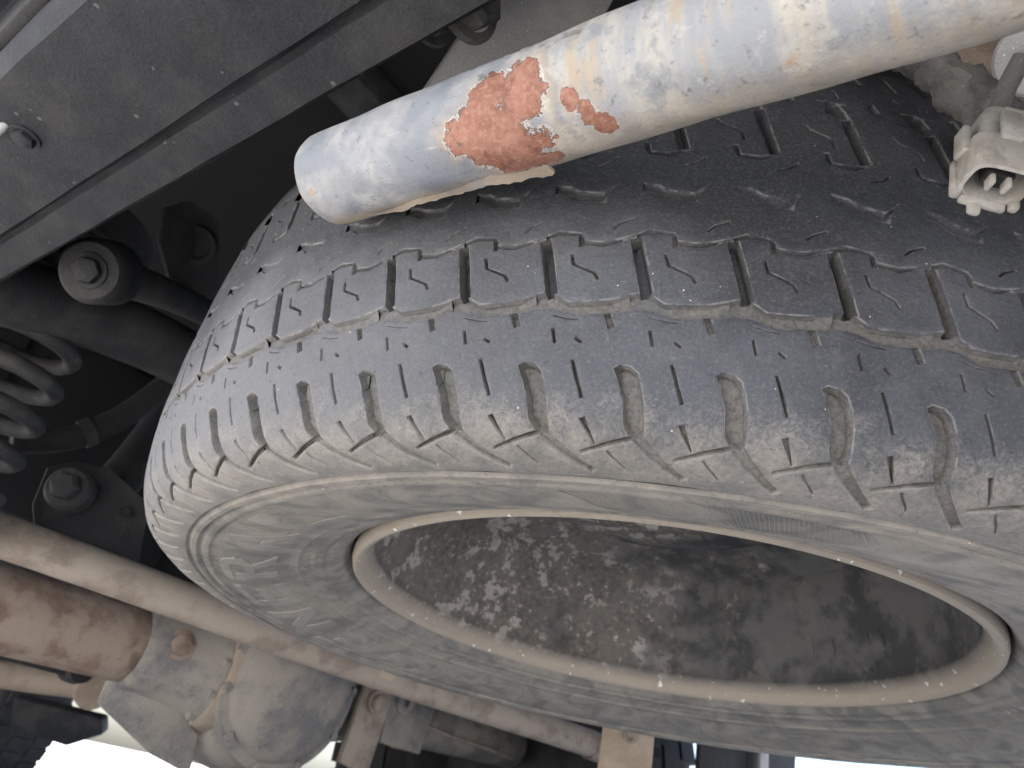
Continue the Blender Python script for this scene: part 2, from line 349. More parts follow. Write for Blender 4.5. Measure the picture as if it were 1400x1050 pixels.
for P, d, w, e in lower:
    Q = P.copy()
    if len(P) > 60 and P[:, 1].mean() > 45: d, w = 5.0, 1.2; Q[len(top):, 1] += 3.5      # less worn groove on the far shoulder, wider
    Q = Q.copy(); Q[:, 0] = CSYM * PMM - Q[:, 0]; Q[:, 1] = -Q[:, 1] + 5.0; feats.append((Q, d, w, e))
cz = [(-.2, -1), (.15, 1.2), (.25, 3.8), (.6, 6)]
feats.append((strip([(u + k, t) for k in range(-3, 4) for u, t in cz], [2.4, 1.9, 2.2, 2.6] * 7), 1.5, .6, .7))

def seg_dist(X, P):
    A = P; B = np.roll(P, -1, axis=0); d = np.full(len(X), 1e9); ins = np.zeros(len(X), bool)
    for a, b in zip(A, B):
        ab = b - a; t = np.clip(((X - a) @ ab) / max(ab @ ab, 1e-12), 0, 1); q = X - (a + t[:, None] * ab); d = np.minimum(d, np.hypot(q[:, 0], q[:, 1]))
        c = ((a[1] > X[:, 1]) != (b[1] > X[:, 1])); dy = b[1] - a[1]; xi = a[0] + (X[:, 1] - a[1]) / (dy if abs(dy) > 1e-12 else 1e-12) * ab[0]; ins ^= c & (X[:, 0] < xi)
    return np.where(ins, d, -d)
def height(X):
    H = np.zeros(len(X))
    for P, dep, w, e in feats:
        for k in range(-3, 4):
            Q = P + np.array([k * PMM, 0])
            if Q[:, 0].min() > PMM + 2 or Q[:, 0].max() < -2: continue
            sd_ = seg_dist(X, Q); lip = min(.3, dep * .15)
            h = np.where(sd_ <= -e, 0, np.where(sd_ < 0, lip * (1 + sd_ / e) ** 2, lip + (dep - lip) * np.clip(sd_ / w, 0, 1)))
            H = np.maximum(H, h)
            if np.ptp(Q[:, 0]) > 4 * PMM: break
    return -H
# constraint segments clipped to one pitch
segs = []; bt = set()
def clip_add(a, b):
    x0, x1 = a[0], b[0]; t0, t1 = 0.0, 1.0
    if abs(x1 - x0) < 1e-12:
        if x0 < 0 or x0 > PMM: return
    else:
        ta, tb = (0 - x0) / (x1 - x0), (PMM - x0) / (x1 - x0)
        t0 = max(t0, min(ta, tb)); t1 = min(t1, max(ta, tb))
        if t0 >= t1 - 1e-9: return
    p, q = a + (b - a) * t0, a + (b - a) * t1
    lim = T_END - .3
    if min(p[1], q[1]) > lim or max(p[1], q[1]) < -lim: return
    for s in (p, q):
        if s[0] < 1e-5: s[0] = 0.0; bt.add(round(float(s[1]), 4)); s[1] = round(float(s[1]), 4)
        elif s[0] > PMM - 1e-5: s[0] = PMM; bt.add(round(float(s[1]), 4)); s[1] = round(float(s[1]), 4)
        s[1] = min(max(s[1], -lim), lim)
    segs.append((p, q))
for P, dep, w, e in feats:
    for Q in (offset(P, -e), offset(P, 0), offset(P, w)):
        wide = np.ptp(Q[:, 0]) > 4 * PMM
        for k in ([0] if wide else range(-3, 4)):
            Z = Q + np.array([k * PMM, 0])
            for i in range(len(Z)): clip_add(Z[i].copy(), Z[(i + 1) % len(Z)].copy())
for t in np.arange(-T_END, T_END, 3.0): bt.add(round(float(t), 4))
bt.add(round(T_END, 4)); bts = sorted(bt); keep = [bts[0]]
for t in bts[1:]:
    if t - keep[-1] > 2e-4: keep.append(t)
bts = [t for t in keep if -T_END - 1e-3 <= t <= T_END + 1e-3]
pts = []; edges = []; idx = {}
def pid(x, y):
    k = (round(float(x), 4), round(float(y), 4))
    if k not in idx: idx[k] = len(pts); pts.append(k)
    return idx[k]
for X0 in (0.0, PMM):
    ids = [pid(X0, t) for t in bts]; edges += list(zip(ids[:-1], ids[1:]))
NE = 9
for T in (bts[0], bts[-1]):
    ids = [pid(PMM * i / NE, T) for i in range(NE + 1)]; edges += list(zip(ids[:-1], ids[1:]))
for p, q in segs:
    a, b = pid(*p), pid(*q)
    if a != b: edges.append((a, b))
for i, t in enumerate(np.arange(-T_END + 1.5, T_END - 1, 2.4)):
    for j in range(14):
        x = PMM * (j + .5 * (i % 2) + .3) / 14 + random.uniform(-.4, .4)
        if 1 < x < PMM - 1: pid(x, t + random.uniform(-.4, .4))
vco, _, faces, _, _, _ = delaunay_2d_cdt([Vector(p) for p in pts], list(set(edges)), [], 0, 1e-5)
vc = np.array([(v.x, v.y) for v in vco]); H1 = height(vc)
fa = [tuple(f) for f in faces if len(f) == 3]
def ok(f): return (vc[list(f), 0].min() > -1e-3) and (vc[list(f), 0].max() < PMM + 1e-3)
fa = np.array([f for f in fa if ok(f)]); nv = len(vc)
# keep the facing outwards
A_ = vc[fa[:, 1]] - vc[fa[:, 0]]; B_ = vc[fa[:, 2]] - vc[fa[:, 0]]; flip = (A_[:, 0] * B_[:, 1] - A_[:, 1] * B_[:, 0]) > 0
fa[flip] = fa[flip][:, ::-1]
r_, z_, nr_, nz_ = prof_at(vc[:, 1])
allv, alld, allt, alla = [], [], [], []
ph = rng.uniform(0, 6.28, (6, 3))
for k in range(NP):
    th = TH0 + (k + vc[:, 0] / PMM) * PITCH
    wear = .35 * np.sin(7 * th + vc[:, 1] * .06) + .2 * np.sin(23 * th - vc[:, 1] * .15 + 1.3) + .12 * np.sin(61 * th + vc[:, 1] * .35)
    amp = 1.0 + .16 * math.sin(3.1 * k) + .16 * math.sin(1.7 * k + 2)
    rr = r_ + nr_ * (H1 * amp + wear * .55); zz_ = z_ + nz_ * (H1 * amp + wear * .55)
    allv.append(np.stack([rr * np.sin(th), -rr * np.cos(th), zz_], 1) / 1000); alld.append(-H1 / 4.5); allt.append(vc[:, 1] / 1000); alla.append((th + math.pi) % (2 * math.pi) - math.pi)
allf = np.vstack([fa + k * nv for k in range(NP)])
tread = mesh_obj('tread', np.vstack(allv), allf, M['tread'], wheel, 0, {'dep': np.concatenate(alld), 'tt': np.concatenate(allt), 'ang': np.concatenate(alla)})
bm = bmesh.new(); bm.from_mesh(tread.data); bmesh.ops.remove_doubles(bm, verts=bm.verts, dist=2e-6); bmesh.ops.recalc_face_normals(bm, faces=bm.faces); bm.to_mesh(tread.data); bm.free()
tread.data.polygons.foreach_set('use_smooth', [True] * len(tread.data.polygons)); tread.data.set_sharp_from_angle(angle=R(38))

# lower sidewall: lathe with ridge rings, then bead
e_r, e_z = [float(v) for v in prof_at(np.array([T_END]))[:2]]
side_prof = [(e_r, e_z), (315.0, e_z + .9), (314.0, e_z + 1.3), (313.0, e_z + .6), (312.2, e_z - .5), (309.8, e_z - .6), (308.9, e_z + .5), (308.0, e_z + 1.2), (306.9, e_z + 1.2), (306, e_z + .3), (305.0, e_z - .1), (302.5, e_z + .2), (301.6, e_z + 1.6),
             (298, -25.2), (292, -25.0), (286, -24.4), (280, -23.2), (274, -21.8), (268, -19.6), (262, -17.2), (256, -14.9), (252, -13.4), (250.5, -13.6), (249.5, -13.4), (248.8, -12.0), (246, -11.0), (241, -9.2), (237, -7.6), (235.8, -7.9), (234.8, -7.4), (234.2, -6.2), (231, -4.9), (229.9, -5.0), (229, -4.2), (226, -2.4), (223, .2), (220.8, 2.6), (219.4, 5.5), (218.6, 9), (218, 14)]
NS = 720
v, f = revolve(np.array(side_prof) / 1000, NS)
thv = np.arctan2(v[:, 1], v[:, 0]); v[:, 2] += .00022 * np.sin(9 * thv + 1) + .0001 * np.sin(31 * thv)
side = mesh_obj('sidewall', v, f, M['side'], wheel, 50, {'lift': np.zeros(len(v))})
up_prof = [(e_r, 150 - e_z), (300, 176), (280, 172), (262, 166), (245, 160), (230, 153), (220, 147), (218, 138)]
v, f = revolve(np.array(up_prof) / 1000, 180); mesh_obj('upper_sidewall', v, f, M['side'], wheel, 50, {'lift': np.zeros(len(v))})
sp = np.array(side_prof)
def side_z(r): return np.interp(-r, -sp[:, 0], sp[:, 1])
def side_pt(r, th, h):   # h mm proud of the sidewall, downwards
    return np.stack([r * np.sin(th), -r * np.cos(th), side_z(r) - h], -1) / 1000
def relief(name, polys, h, parent, mat, lift, res=2.0):
    """raised flat shapes given as polygons in (r, theta) -> real moulded relief on the sidewall"""
    V_, F_, Lf = [], [], []
    for P in polys:
        P = np.asarray(P, float); Q = []
        for i in range(len(P)):
            a, b = P[i], P[(i + 1) % len(P)]; n = max(1, int(np.hypot((b - a)[0], (b - a)[1] * 280) / res))
            for k in range(n): Q.append(a + (b - a) * k / n)
        Q = np.array(Q); M2 = np.stack([Q[:, 0], Q[:, 1] * 280], 1)
        if area(M2) < 0: Q = Q[::-1]; M2 = M2[::-1]
        inn = offset(M2, .5); lo, hi = M2.min(0), M2.max(0)
        grid = np.array([(x, y) for x in np.arange(lo[0] + 1, hi[0], 3) for y in np.arange(lo[1] + 1, hi[1], 3)]).reshape(-1, 2)
        if len(grid): grid = grid[seg_dist(grid, inn) > .6]
        pp = np.vstack([inn, grid]) if len(grid) else inn; n = len(inn)
        vo, _, fo, _, _, _ = delaunay_2d_cdt([Vector(x) for x in pp], [(i, (i + 1) % n) for i in range(n)], [], 1, 1e-6)
        base = len(V_); t2 = np.array([(x.x, x.y) for x in vo]); V_ += list(side_pt(t2[:, 0], t2[:, 1] / 280, h)); Lf += [lift] * len(t2)
        F_ += [tuple(base + i for i in fc) for fc in fo]
        b2 = len(V_); V_ += list(side_pt(inn[:, 0], inn[:, 1] / 280, h)); b3 = len(V_); V_ += list(side_pt(M2[:, 0], M2[:, 1] / 280, -.3)); Lf += [lift] * n + [0] * n
        F_ += [(b2 + i, b2 + (i + 1) % n, b3 + (i + 1) % n, b3 + i) for i in range(n)]
    o = mesh_obj(name, V_, F_, mat, parent, 30, {'lift': Lf}); bm = bmesh.new(); bm.from_mesh(o.data); bmesh.ops.recalc_face_normals(bm, faces=bm.faces); bm.to_mesh(o.data); bm.free(); return o
# big block letters (x to the right 0..1, y up 0..1), tops toward the tread
GL = {'E': [[(0, 0), (1, 0), (1, .2), (.26, .2), (.26, .4), (.86, .4), (.86, .6), (.26, .6), (.26, .8), (1, .8), (1, 1), (0, 1)]],
      'N': [[(0, 0), (.25, 0), (.25, .62), (.75, 0), (1, 0), (1, 1), (.75, 1), (.75, .38), (.25, 1), (0, 1)]],
      'R': [[(0, 0), (.26, 0), (.26, .38), (.45, .38), (.74, 0), (1.04, 0), (.72, .42), (.95, .55), (1, .72), (.9, .92), (.7, 1), (0, 1), (0, .8), (.26, .8), (.66, .8), (.74, .7), (.66, .58), (0.26, .58), (.26, .8), (0, .8)]],
      'A': [[(0, 0), (.25, 0), (.34, .24), (.70, .24), (.62, .42), (.40, .42), (.52, .74), (.78, 0), (1.04, 0), (.66, 1), (.38, 1)]],
      'L': [[(0, 0), (1, 0), (1, .22), (.26, .22), (.26, 1), (0, 1)]],
      'G': [[(.95, .95), (.3, 1), (.05, .8), (0, .5), (.05, .2), (.3, 0), (1, .02), (1, .55), (.55, .55), (.55, .38), (.75, .38), (.75, .2), (.38, .2), (.26, .32), (.26, .68), (.38, .8), (.95, .77)]]}
r0, r1 = 262.0, 297.0
TE = -1.57            # centre angle of the E that shows best
for i, ch in enumerate('GENERAL'):
    tc = TE + (i - 3) * .255
    for P in GL[ch]:
        Q = [(r0 + (r1 - r0) * y, tc + (x - .5) * .185) for x, y in P]
        relief('raised_letter', [Q], .7, side, M['side'], .5)
# small moulded marks near the bead
for k in range(7):
    a0 = -1.24 - k * .026
    relief('moulded_mark', [[(243.0, a0), (239.3, a0), (239.3, a0 + .016), (243.0, a0 + .016)]], .6, side, M['side'], -.6)
for k in range(9):
    a0 = 1.25 + k * .04; w_ = .018 + .008 * (k % 3)
    relief('moulded_mark', [[(243.6, a0), (240.4, a0), (240.4, a0 + w_), (243.6, a0 + w_)]], .6, side, M['side'], -.5)
# serrated fields on the outer sidewall
def serration(a0, a1, n, lean=.035):
    P = []
    for i in range(n):
        a = a0 + (a1 - a0) * i / (n - 1); e = math.sin(math.pi * min(1, max(0, (i + .5) / n))) ** .4; ri = 299 - 30 * min(1, e + .1)
        P.append([(300, a), (300, a + .0032), (ri, a + .0032 + lean), (ri, a + lean)])
    o = relief('serrated_field', P, .5, side, M['side'], .5, 5.0); o['kind'] = 'stuff'
serration(-.25, .12, 62); serration(2.3, 2.75, 60); serration(-1.1, -.8, 46)

# rim: flange, bead seat and barrel, thick steel
rim_prof = [(216, 13), (217.4, 8), (217.2, 3), (215.8, -.6), (213.4, -1.8), (211.0, -1.0), (209.4, 1.5), (208.8, 5), (208.0, 9), (206.0, 11.2), (204.6, 13), (204.6, 15.5), (205.6, 18), (205.0, 24), (203, 36), (200, 50), (195, 64), (188, 78), (183, 92), (181, 112), (184, 122), (192, 132), (203, 140), (210, 148), (216, 150), (217.5, 143), (208, 134), (198, 128), (188, 118), (187, 92), (193, 76), (200, 62), (206, 46), (209.5, 22), (213, 16)]
v, f = revolve(np.array(rim_prof) / 1000, 360, closed_prof=True)
lipv = np.clip((15 - v[:, 2] * 1000) / 9, 0, 1)
rim = mesh_obj('rim', v, f, M['rim'], wheel, 40, {'lip': lipv})
disc = [(178, 104), (172, 107), (150, 112), (135, 118), (122, 117), (108, 108), (92, 104), (60, 104), (54, 108), (52, 116), (50, 116), (50, 108), (58, 100), (92, 100), (110, 103), (124, 112), (136, 113), (150, 107), (171, 102), (178, 99)]
v, f = revolve(np.array(disc) / 1000, 128, closed_prof=True)
mesh_obj('wheel_disc', v, f, M['rim'], rim, 40, {'lip': np.zeros(len(v))})
for k in range(6):
    a = k * math.pi / 3; hexbolt('stud_boss', (.0695 * math.cos(a), .0695 * math.sin(a), .101), (0, 0, -1), .011, .003, M['rim'], rim, False)
# stamped size mark on the barrel: raised strokes
def barrel_stroke(th, z, dth, dz):
    r = np.interp(z, [24, 36, 50, 64], [205, 203, 200, 195]) - .7
    P = [(th - dth, z - dz), (th + dth, z - dz), (th + dth, z + dz), (th - dth, z + dz)]
    vv = []
    for rr in (r, r + 1.5):
        for a, zq in P: rq = np.interp(zq, [24, 36, 50, 64], [205, 203, 200, 195]) - .7 + (rr - r); vv.append((rq * math.sin(a) / 1000, -rq * math.cos(a) / 1000, zq / 1000))
    mesh_obj('stamped_mark', vv, [(0, 1, 2, 3), (0, 4, 5, 1), (1, 5, 6, 2), (2, 6, 7, 3), (3, 7, 4, 0)], M['rim'], rim, 0, {'lip': [0] * 8})
for a, z, da, dz in [(2.262, 45, .006, 6), (2.14, 53, .05, 1.2), (2.165, 44, .006, 6), (1.985, 46, .006, 5), (1.91, 43, .006, 5), (1.95, 51, .035, 1.2), (2.05, 23, .06, 1.2), (1.965, 26, .006, 3)]:
    barrel_stroke(a, z, da, dz)

# ------------------------------------------------------------------ vehicle shell overhead
body = thing('vehicle_body', 'dark underside shell of the vehicle above the spare wheel', 'vehicle body', (0, 1.2, .8))
def part_world(o, parent): o.parent = parent; o.matrix_parent_inverse = Matrix.Translation(-parent.location); return o
def bpart(n, c, s, mat='body', bevel=.01): return part_world(box(n, c, s, M[mat], None, None, bevel), body)
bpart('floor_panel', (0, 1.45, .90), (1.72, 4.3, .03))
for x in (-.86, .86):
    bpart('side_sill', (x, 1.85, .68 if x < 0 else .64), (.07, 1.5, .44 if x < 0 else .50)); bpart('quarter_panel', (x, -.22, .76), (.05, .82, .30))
bpart('rear_valance_blocker', (0, -.66, .60), (1.72, .06, .58)); bpart('front_valance', (0, 3.55, .68), (1.72, .06, .42))  # unseen rear valance reaches extra low to block light from behind
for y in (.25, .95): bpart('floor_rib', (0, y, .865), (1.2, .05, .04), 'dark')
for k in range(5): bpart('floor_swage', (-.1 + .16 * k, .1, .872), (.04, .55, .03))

# ------------------------------------------------------------------ left frame rail
def prism_y(name, sec, y0, y1, mat, parent=None, bevel=.002, wob=0):
    bm = bmesh.new(); n = max(2, int((y1 - y0) / .03)); rings = []
    for i in range(n + 1):
        y = y0 + (y1 - y0) * i / n; rings.append([bm.verts.new((x + random.uniform(-wob, wob), y, z + random.uniform(-wob, wob))) for x, z in sec])
    m_ = len(sec)
    for i in range(n):
        for k in range(m_): bm.faces.new((rings[i][k], rings[i][(k + 1) % m_], rings[i + 1][(k + 1) % m_], rings[i + 1][k]))
    bm.faces.new(rings[0][::-1]); bm.faces.new(rings[-1])
    return bm_obj(name, bm, mat, parent, 40)
rail = thing('frame_rail', 'long black underseal-coated chassis rail with folded lower flange', 'chassis rail', (-.43, .3, .53))
def rpart(o): return part_world(o, rail)
rpart(prism_y('rail_box', [(-.478, .535), (-.472, .529), (-.4130, .529), (-.4100, .5330), (-.4075, .5335), (-.4068, .5306), (-.388, .5300), (-.3856, .5325), (-.385, .541), (-.404, .5435), (-.4085, .550), (-.4085, .64), (-.478, .64)], -.5, 1.5, M['rail'], wob=.0004))
rpart(prism_y('upper_flange', [(-.4078, .62), (-.388, .62), (-.388, .625), (-.4078, .625)], -.5, 1.5, M['rail']))
for y in (-.02, .16, .34):
    rpart(hexbolt('bolt', (-.447, y, .5285), (0, 0, -1), .006, .004, M['rail'], None))

# ------------------------------------------------------------------ peeling pipe above the tyre
A, B = Vector((-.377, -.0275, .4795)), Vector((-.3715, -.34, .4440)); ax = (B - A).normalized()
pipe = bpy.data.objects.new('rusty_pipe', None); link(pipe); place(pipe, A, ax)
tag(pipe, 'pale grey-blue metal pipe with peeling paint and bare red-rust patches above the tyre', 'pipe')
LN = (B - A).length; rows = np.concatenate([[0], np.linspace(.001, .085, 60), np.linspace(.086, LN, 90)])
vv = []; NA = 96
for zi in rows:
    for k in range(NA):
        a = 2 * math.pi * k / NA; ro = .0188
        if zi < .004: ro = .0188 - .0025 * (1 - zi / .004) ** 1.5
        if zi > .088 and zi < .091: ro -= .0003
        ro += .00025 * math.sin(3 * a + zi * 60) + .00018 * math.sin(7 * a - zi * 150)
        vv.append((ro * math.cos(a), ro * math.sin(a), zi))
ff = [(i * NA + k, i * NA + (k + 1) % NA, (i + 1) * NA + (k + 1) % NA, (i + 1) * NA + k) for i in range(len(rows) - 1) for k in range(NA)]
vv.append((0, 0, -.0006)); ff += [(len(vv) - 1, (k + 1) % NA, k) for k in range(NA)]
pbody = mesh_obj('pipe_body', vv, ff, M['pipe'], pipe, 40)


# torn lower seam of the outer sleeve
fv = []; ns_ = 44
for i in range(ns_ + 1):
    zi = .022 + .088 * i / ns_; a = 2.18 + .10 * math.sin(i * .35); w = (.0022 + .0022 * i / ns_) * min(1, i / 9) * (.75 + .25 * math.sin(i * .21) + random.uniform(-.16, .16)) + (.0014 if i > ns_ - 4 else 0)
    cx, cy = .0186 * math.cos(a), .0186 * math.sin(a); tx, ty = -math.sin(a) * .86 + math.cos(a) * .5, math.cos(a) * .86 + math.sin(a) * .5; nx, ny = -ty, tx
    for q, o in ((-.0015, -.0007), (w, -.0005), (w, .0005), (-.0015, .0007)): fv.append((cx + tx * q + nx * o, cy + ty * q + ny * o, zi))
ff = [(i * 4 + k, i * 4 + (k + 1) % 4, (i + 1) * 4 + (k + 1) % 4, (i + 1) * 4 + k) for i in range(ns_) for k in range(4)] + [(3, 2, 1, 0), tuple(ns_ * 4 + k for k in range(4))]
mesh_obj('torn_seam', fv, ff, M['pipe'], pipe, 40)
# curled paint flakes along the upper edge
for k in range(7):
    zi = .098 + .006 * k + random.uniform(-.002, .002); a = .05 + random.uniform(-.12, .22); l = random.uniform(.0025, .005); bm = bmesh.new(); rows_ = []
    for i in range(5):
        t = i / 4; r_f = .0186 + .0012 * t * t; aa = a - .12 * t
        rows_.append([bm.verts.new((r_f * math.cos(aa), r_f * math.sin(aa), zi + l * (e - .5) * (1 - .4 * t) + .001 * math.sin(k + 3 * t))) for e in (0, .35, .7, 1)])
    for i in range(4):
        for e in range(3): bm.faces.new((rows_[i][e], rows_[i][e + 1], rows_[i + 1][e + 1], rows_[i + 1][e]))
    bmesh.ops.solidify(bm, geom=list(bm.faces), thickness=.0003)
    bm_obj('paint_flake', bm, M['pipe'], pipe, 40)

# ------------------------------------------------------------------ things round the pipe
pl = slab('grey_plate', [(-.3375, .000, .570), (-.3539, -.052, .604), (-.368, -.098, .640), (-.335, -.146, .650), (-.3081, -.0928, .6104), (-.3000, -.060, .580)], .004, M['plate'], None, .0012)
tag(pl, 'dull grey sheet metal plate hanging behind the peeling pipe', 'metal plate')
cb = thing('muddy_bolt', 'mud-caked bolt and nut beside the black chassis rail', 'bolt', (-.373, -.058, .578))
bv, bf = tube_path([(-.3755, -.038, .585), (-.373, -.050, .580), (-.372, -.066, .5765), (-.371, -.083, .5735)], lambda t: .0072 + .0022 * math.sin(9 * t) * math.sin(4 * t), n=12, wob=.28, seg=5)
part_world(mesh_obj('shank', bv, bf, M['mud'], None, 25), cb)
part_world(hexbolt('nut', (-.3735, -.050, .582), (-0.05, -.97, -.2), .0105, .009, M['mud'], None), cb)
part_world(hexbolt('head', (-.3722, -.074, .5745), (-0.05, -.97, -.2), .0125, .012, M['mud'], None), cb)

# wiring harness, rusty bracket and pale plug at the right
hv, hf = tube_path([(-.32, -.21, .560), (-.3072, -.2317, .5369), (-.2956, -.2410, .5223), (-.2911, -.2486, .5090), (-.2787, -.2610, .4988), (-.2671, -.2734, .4919), (-.25, -.29, .48)], lambda t: .0078 + .0018 * math.sin(17 * t) * math.sin(40 * t), n=16, wob=.24, seg=9)
hz = mesh_obj('wiring_harness', hv, hf, M['mud'], None, 30); tag(hz, 'mud-caked taped wiring harness running beside the rusty bracket', 'wiring')
rb = thing('rusty_bracket', 'brown rusted bracket with a round washer behind the wiring harness', 'bracket', (-.262, -.262, .54))
part_world(slab('bracket_plate', [(-.2694, -.2362, .5625), (-.2711, -.259, .5907), (-.262, -.2928, .5772), (-.2414, -.2822, .5181), (-.2534, -.2662, .5257), (-.2633, -.2528, .5434)], .004, M['rust'], None), rb)
wa = Vector((-.7, .0, -.6)).normalized(); wp = Vector((-.2760, -.2725, .5290))
part_world(lathe('washer', [(.0045, .0015), (.0125, .0015), (.0135, .0006), (.0135, -.0012), (.0045, -.0012)], M['plate'], None, wp, wa, 40), rb)
part_world(hexbolt('bolt_head', wp + wa * .001, wa, .0055, .004, M['plate'], None, False), rb)

# electrical plug: hollow shell with latch, side lugs and terminals, local z = mating direction
plug = bpy.data.objects.new('connector_plug', None); link(plug)
tag(plug, 'pale off-white plastic electrical plug hanging open in front of the tyre', 'electrical plug')
O = Vector((-.3035, -.2570, .4715)); zd = (down * .80 + (cam.matrix_world.translation - O).normalized() * .62).normalized(); xd = right + down * .12; xd = (xd - zd * xd.dot(zd)).normalized(); yd = zd.cross(xd)
mm = Matrix((xd, yd, zd)).transposed().to_4x4(); mm.translation = O; plug.matrix_world = mm @ Matrix.Scale(.92, 4)
DS = -1 if yd.dot(down) > 0 else 1      # which side is the lower lip
def shell(name, rings, mat, parent, n=28, p=4.0):
    vv, ff = [], []
    for (z, a, b, cy) in rings:
        for k in range(n):
            t = 2 * math.pi * k / n; c, s = math.cos(t), math.sin(t)
            vv.append((a * math.copysign(abs(c) ** (2 / p), c), cy + b * math.copysign(abs(s) ** (2 / p), s), z))
    for i in range(len(rings) - 1):
        for k in range(n): ff.append((i * n + k, i * n + (k + 1) % n, (i + 1) * n + (k + 1) % n, (i + 1) * n + k))
    ff.append(tuple(range(n))[::-1]); ff.append(tuple(range((len(rings) - 1) * n, len(rings) * n)))
    return mesh_obj(name, vv, ff, mat, parent, 40)
shell('housing', [(-.004, .0050, .0042, 0), (-.001, .0066, .0055, 0), (.004, .0072, .0060, 0), (.011, .0080, .0064, 0), (.0125, .0102, .0076, 0), (.020, .0104, .0078, 0), (.0265, .0100, .0076, 0), (.0268, .0088, .0064, 0), (.0150, .0084, .0060, 0)], M['plastic'], plug)
box('terminal_block', (0, 0, .0195), (.0085, .006, .011), M['black'], plug, None, .0006)
for x in (-.0025, .0025): box('terminal', (x, .0005, .0255), (.0016, .0042, .006), M['plastic'], plug, None, .0004)
for s_ in (-1, 1):
    box('side_lug', (s_ * .0112, 0, .012), (.0026, .0062, .011), M['plastic'], plug, None, .0008); box('guide_rib', (s_ * .0094, -.0066, .021), (.0030, .0034, .015), M['plastic'], plug, None, .0010)
box('mouth_lip', (0, -.0082 * DS, .0262), (.0150, .0026, .0052), M['plastic'], plug, None, .0010)
box('latch_nose', (-.0022, -.0086 * DS, .0292), (.0042, .0028, .0062), M['plastic'], plug, None, .0013)
box('latch_ramp', (0, .0078 * DS, .0085), (.0070, .0026, .0120), M['plastic'], plug, None, .0011)
box('cable_tab', (.0035, .003 * DS, -.0030), (.0075, .0034, .0040), M['plastic'], plug, None, .0012)
tube('wire', [(0, 0, -.004), (.001, .003, -.014), (.003, .009, -.024)], .0032, M['mud'], plug)

# ------------------------------------------------------------------ coil spring
sx, sy, sz0, sz1, cr, wr = -.331, .50, .395, .68, .060, .0078
turns = 8.2; cp = [(sx + cr * math.cos(2 * math.pi * turns * t + 1.0), sy + cr * math.sin(2 * math.pi * turns * t + 1.0), sz0 + (sz1 - sz0) * t) for t in np.linspace(0, 1, 230)]
spv, spf = tube_path(cp, wr, n=12, seg=1)
spr = thing('coil_spring', 'dark steel coil spring standing on the axle under the chassis rail', 'coil spring', (sx, sy, sz0))
part_world(mesh_obj('coil', spv, spf, M['spring'], None, 60), spr)
part_world(lathe('spring_seat', [(.0, -.006), (.075, -.006), (.078, .004), (.070, .006), (.045, .004), (.030, .022), (.0, .024)], M['dark'], None, (sx, sy, sz0 - .010), (0, 0, 1), 40), spr)
part_world(lathe('upper_cup', [(.0, .02), (.078, .02), (.080, -.02), (.074, -.022), (.070, .01), (.0, .01)], M['dark'], None, (sx, sy, sz1), (0, 0, 1), 40), spr)

# ------------------------------------------------------------------ cross member, gusset bracket, hoses
cm = thing('cross_member', 'dark tubular cross member with a bolted link arm above the coil spring', 'cross member', (-.1, .44, .58))
part_world(tube('member_tube', [(-.42, .412, .545), (-.15, .470, .625), (.6, .52, .66)], .030, M['dark'], None, n=28), cm)
part_world(tube('link_arm', [(-.3467, .2839, .5533), (-.3182, .2921, .5666), (-.2736, .3235, .5926), (-.2016, .3944, .638), (-.14, .46, .66)], lambda t: .0165 - .004 * math.sin(3 * t), M['black'], None, n=22), cm)
part_world(lathe('link_eye', [(.0, -.020), (.020, -.020), (.024, -.014), (.024, .014), (.020, .020), (.0, .020)], M['black'], None, (-.3467, .2839, .5533), (-.55, -.6, -.55), 32), cm)
part_world(hexbolt('bolt', Vector((-.3467, .2839, .5533)) + Vector((-.55, -.6, -.55)).normalized() * .020, (-.55, -.6, -.55), .0095, .008, M['black'], None), cm)
bh = thing('brake_hose', 'dark curved rubber hose hanging between the spring and the tyre', 'hose', (-.2, .59, .54))
part_world(tube('hose', [(-.25, .61, .51), (-.2186, .602, .5245), (-.1933, .5901, .545), (-.1669, .5772, .5851), (-.1467, .5588, .6396), (-.13, .55, .70)], .0135, M['black'], None, n=16), bh)
part_world(lathe('hose_clip', [(.0136, -.006), (.0155, -.006), (.0155, .006), (.0136, .006)], M['dark'], None, (-.1933, .5901, .545), (.26, -.12, .3), 24), bh)
ub = thing('upper_bracket', 'dark pressed bracket with a round boss between chassis rail and tyre', 'bracket', (-.28, .28, .62))
part_world(slab('bracket_plate', [(-.3253, .3029, .6437), (-.3129, .2927, .6591), (-.2823, .3018, .6688), (-.2425, .3294, .6253), (-.2621, .3323, .6075), (-.2908, .3179, .6015), (-.314, .3107, .62)], .006, M['dark'], None, .002), ub)
part_world(lathe('boss', [(.0, .001), (.009, .001), (.012, .0045), (.016, .005), (.018, 0)], M['black'], None, (-.285, .308, .638), (-.6, -.5, -.6), 24), ub)

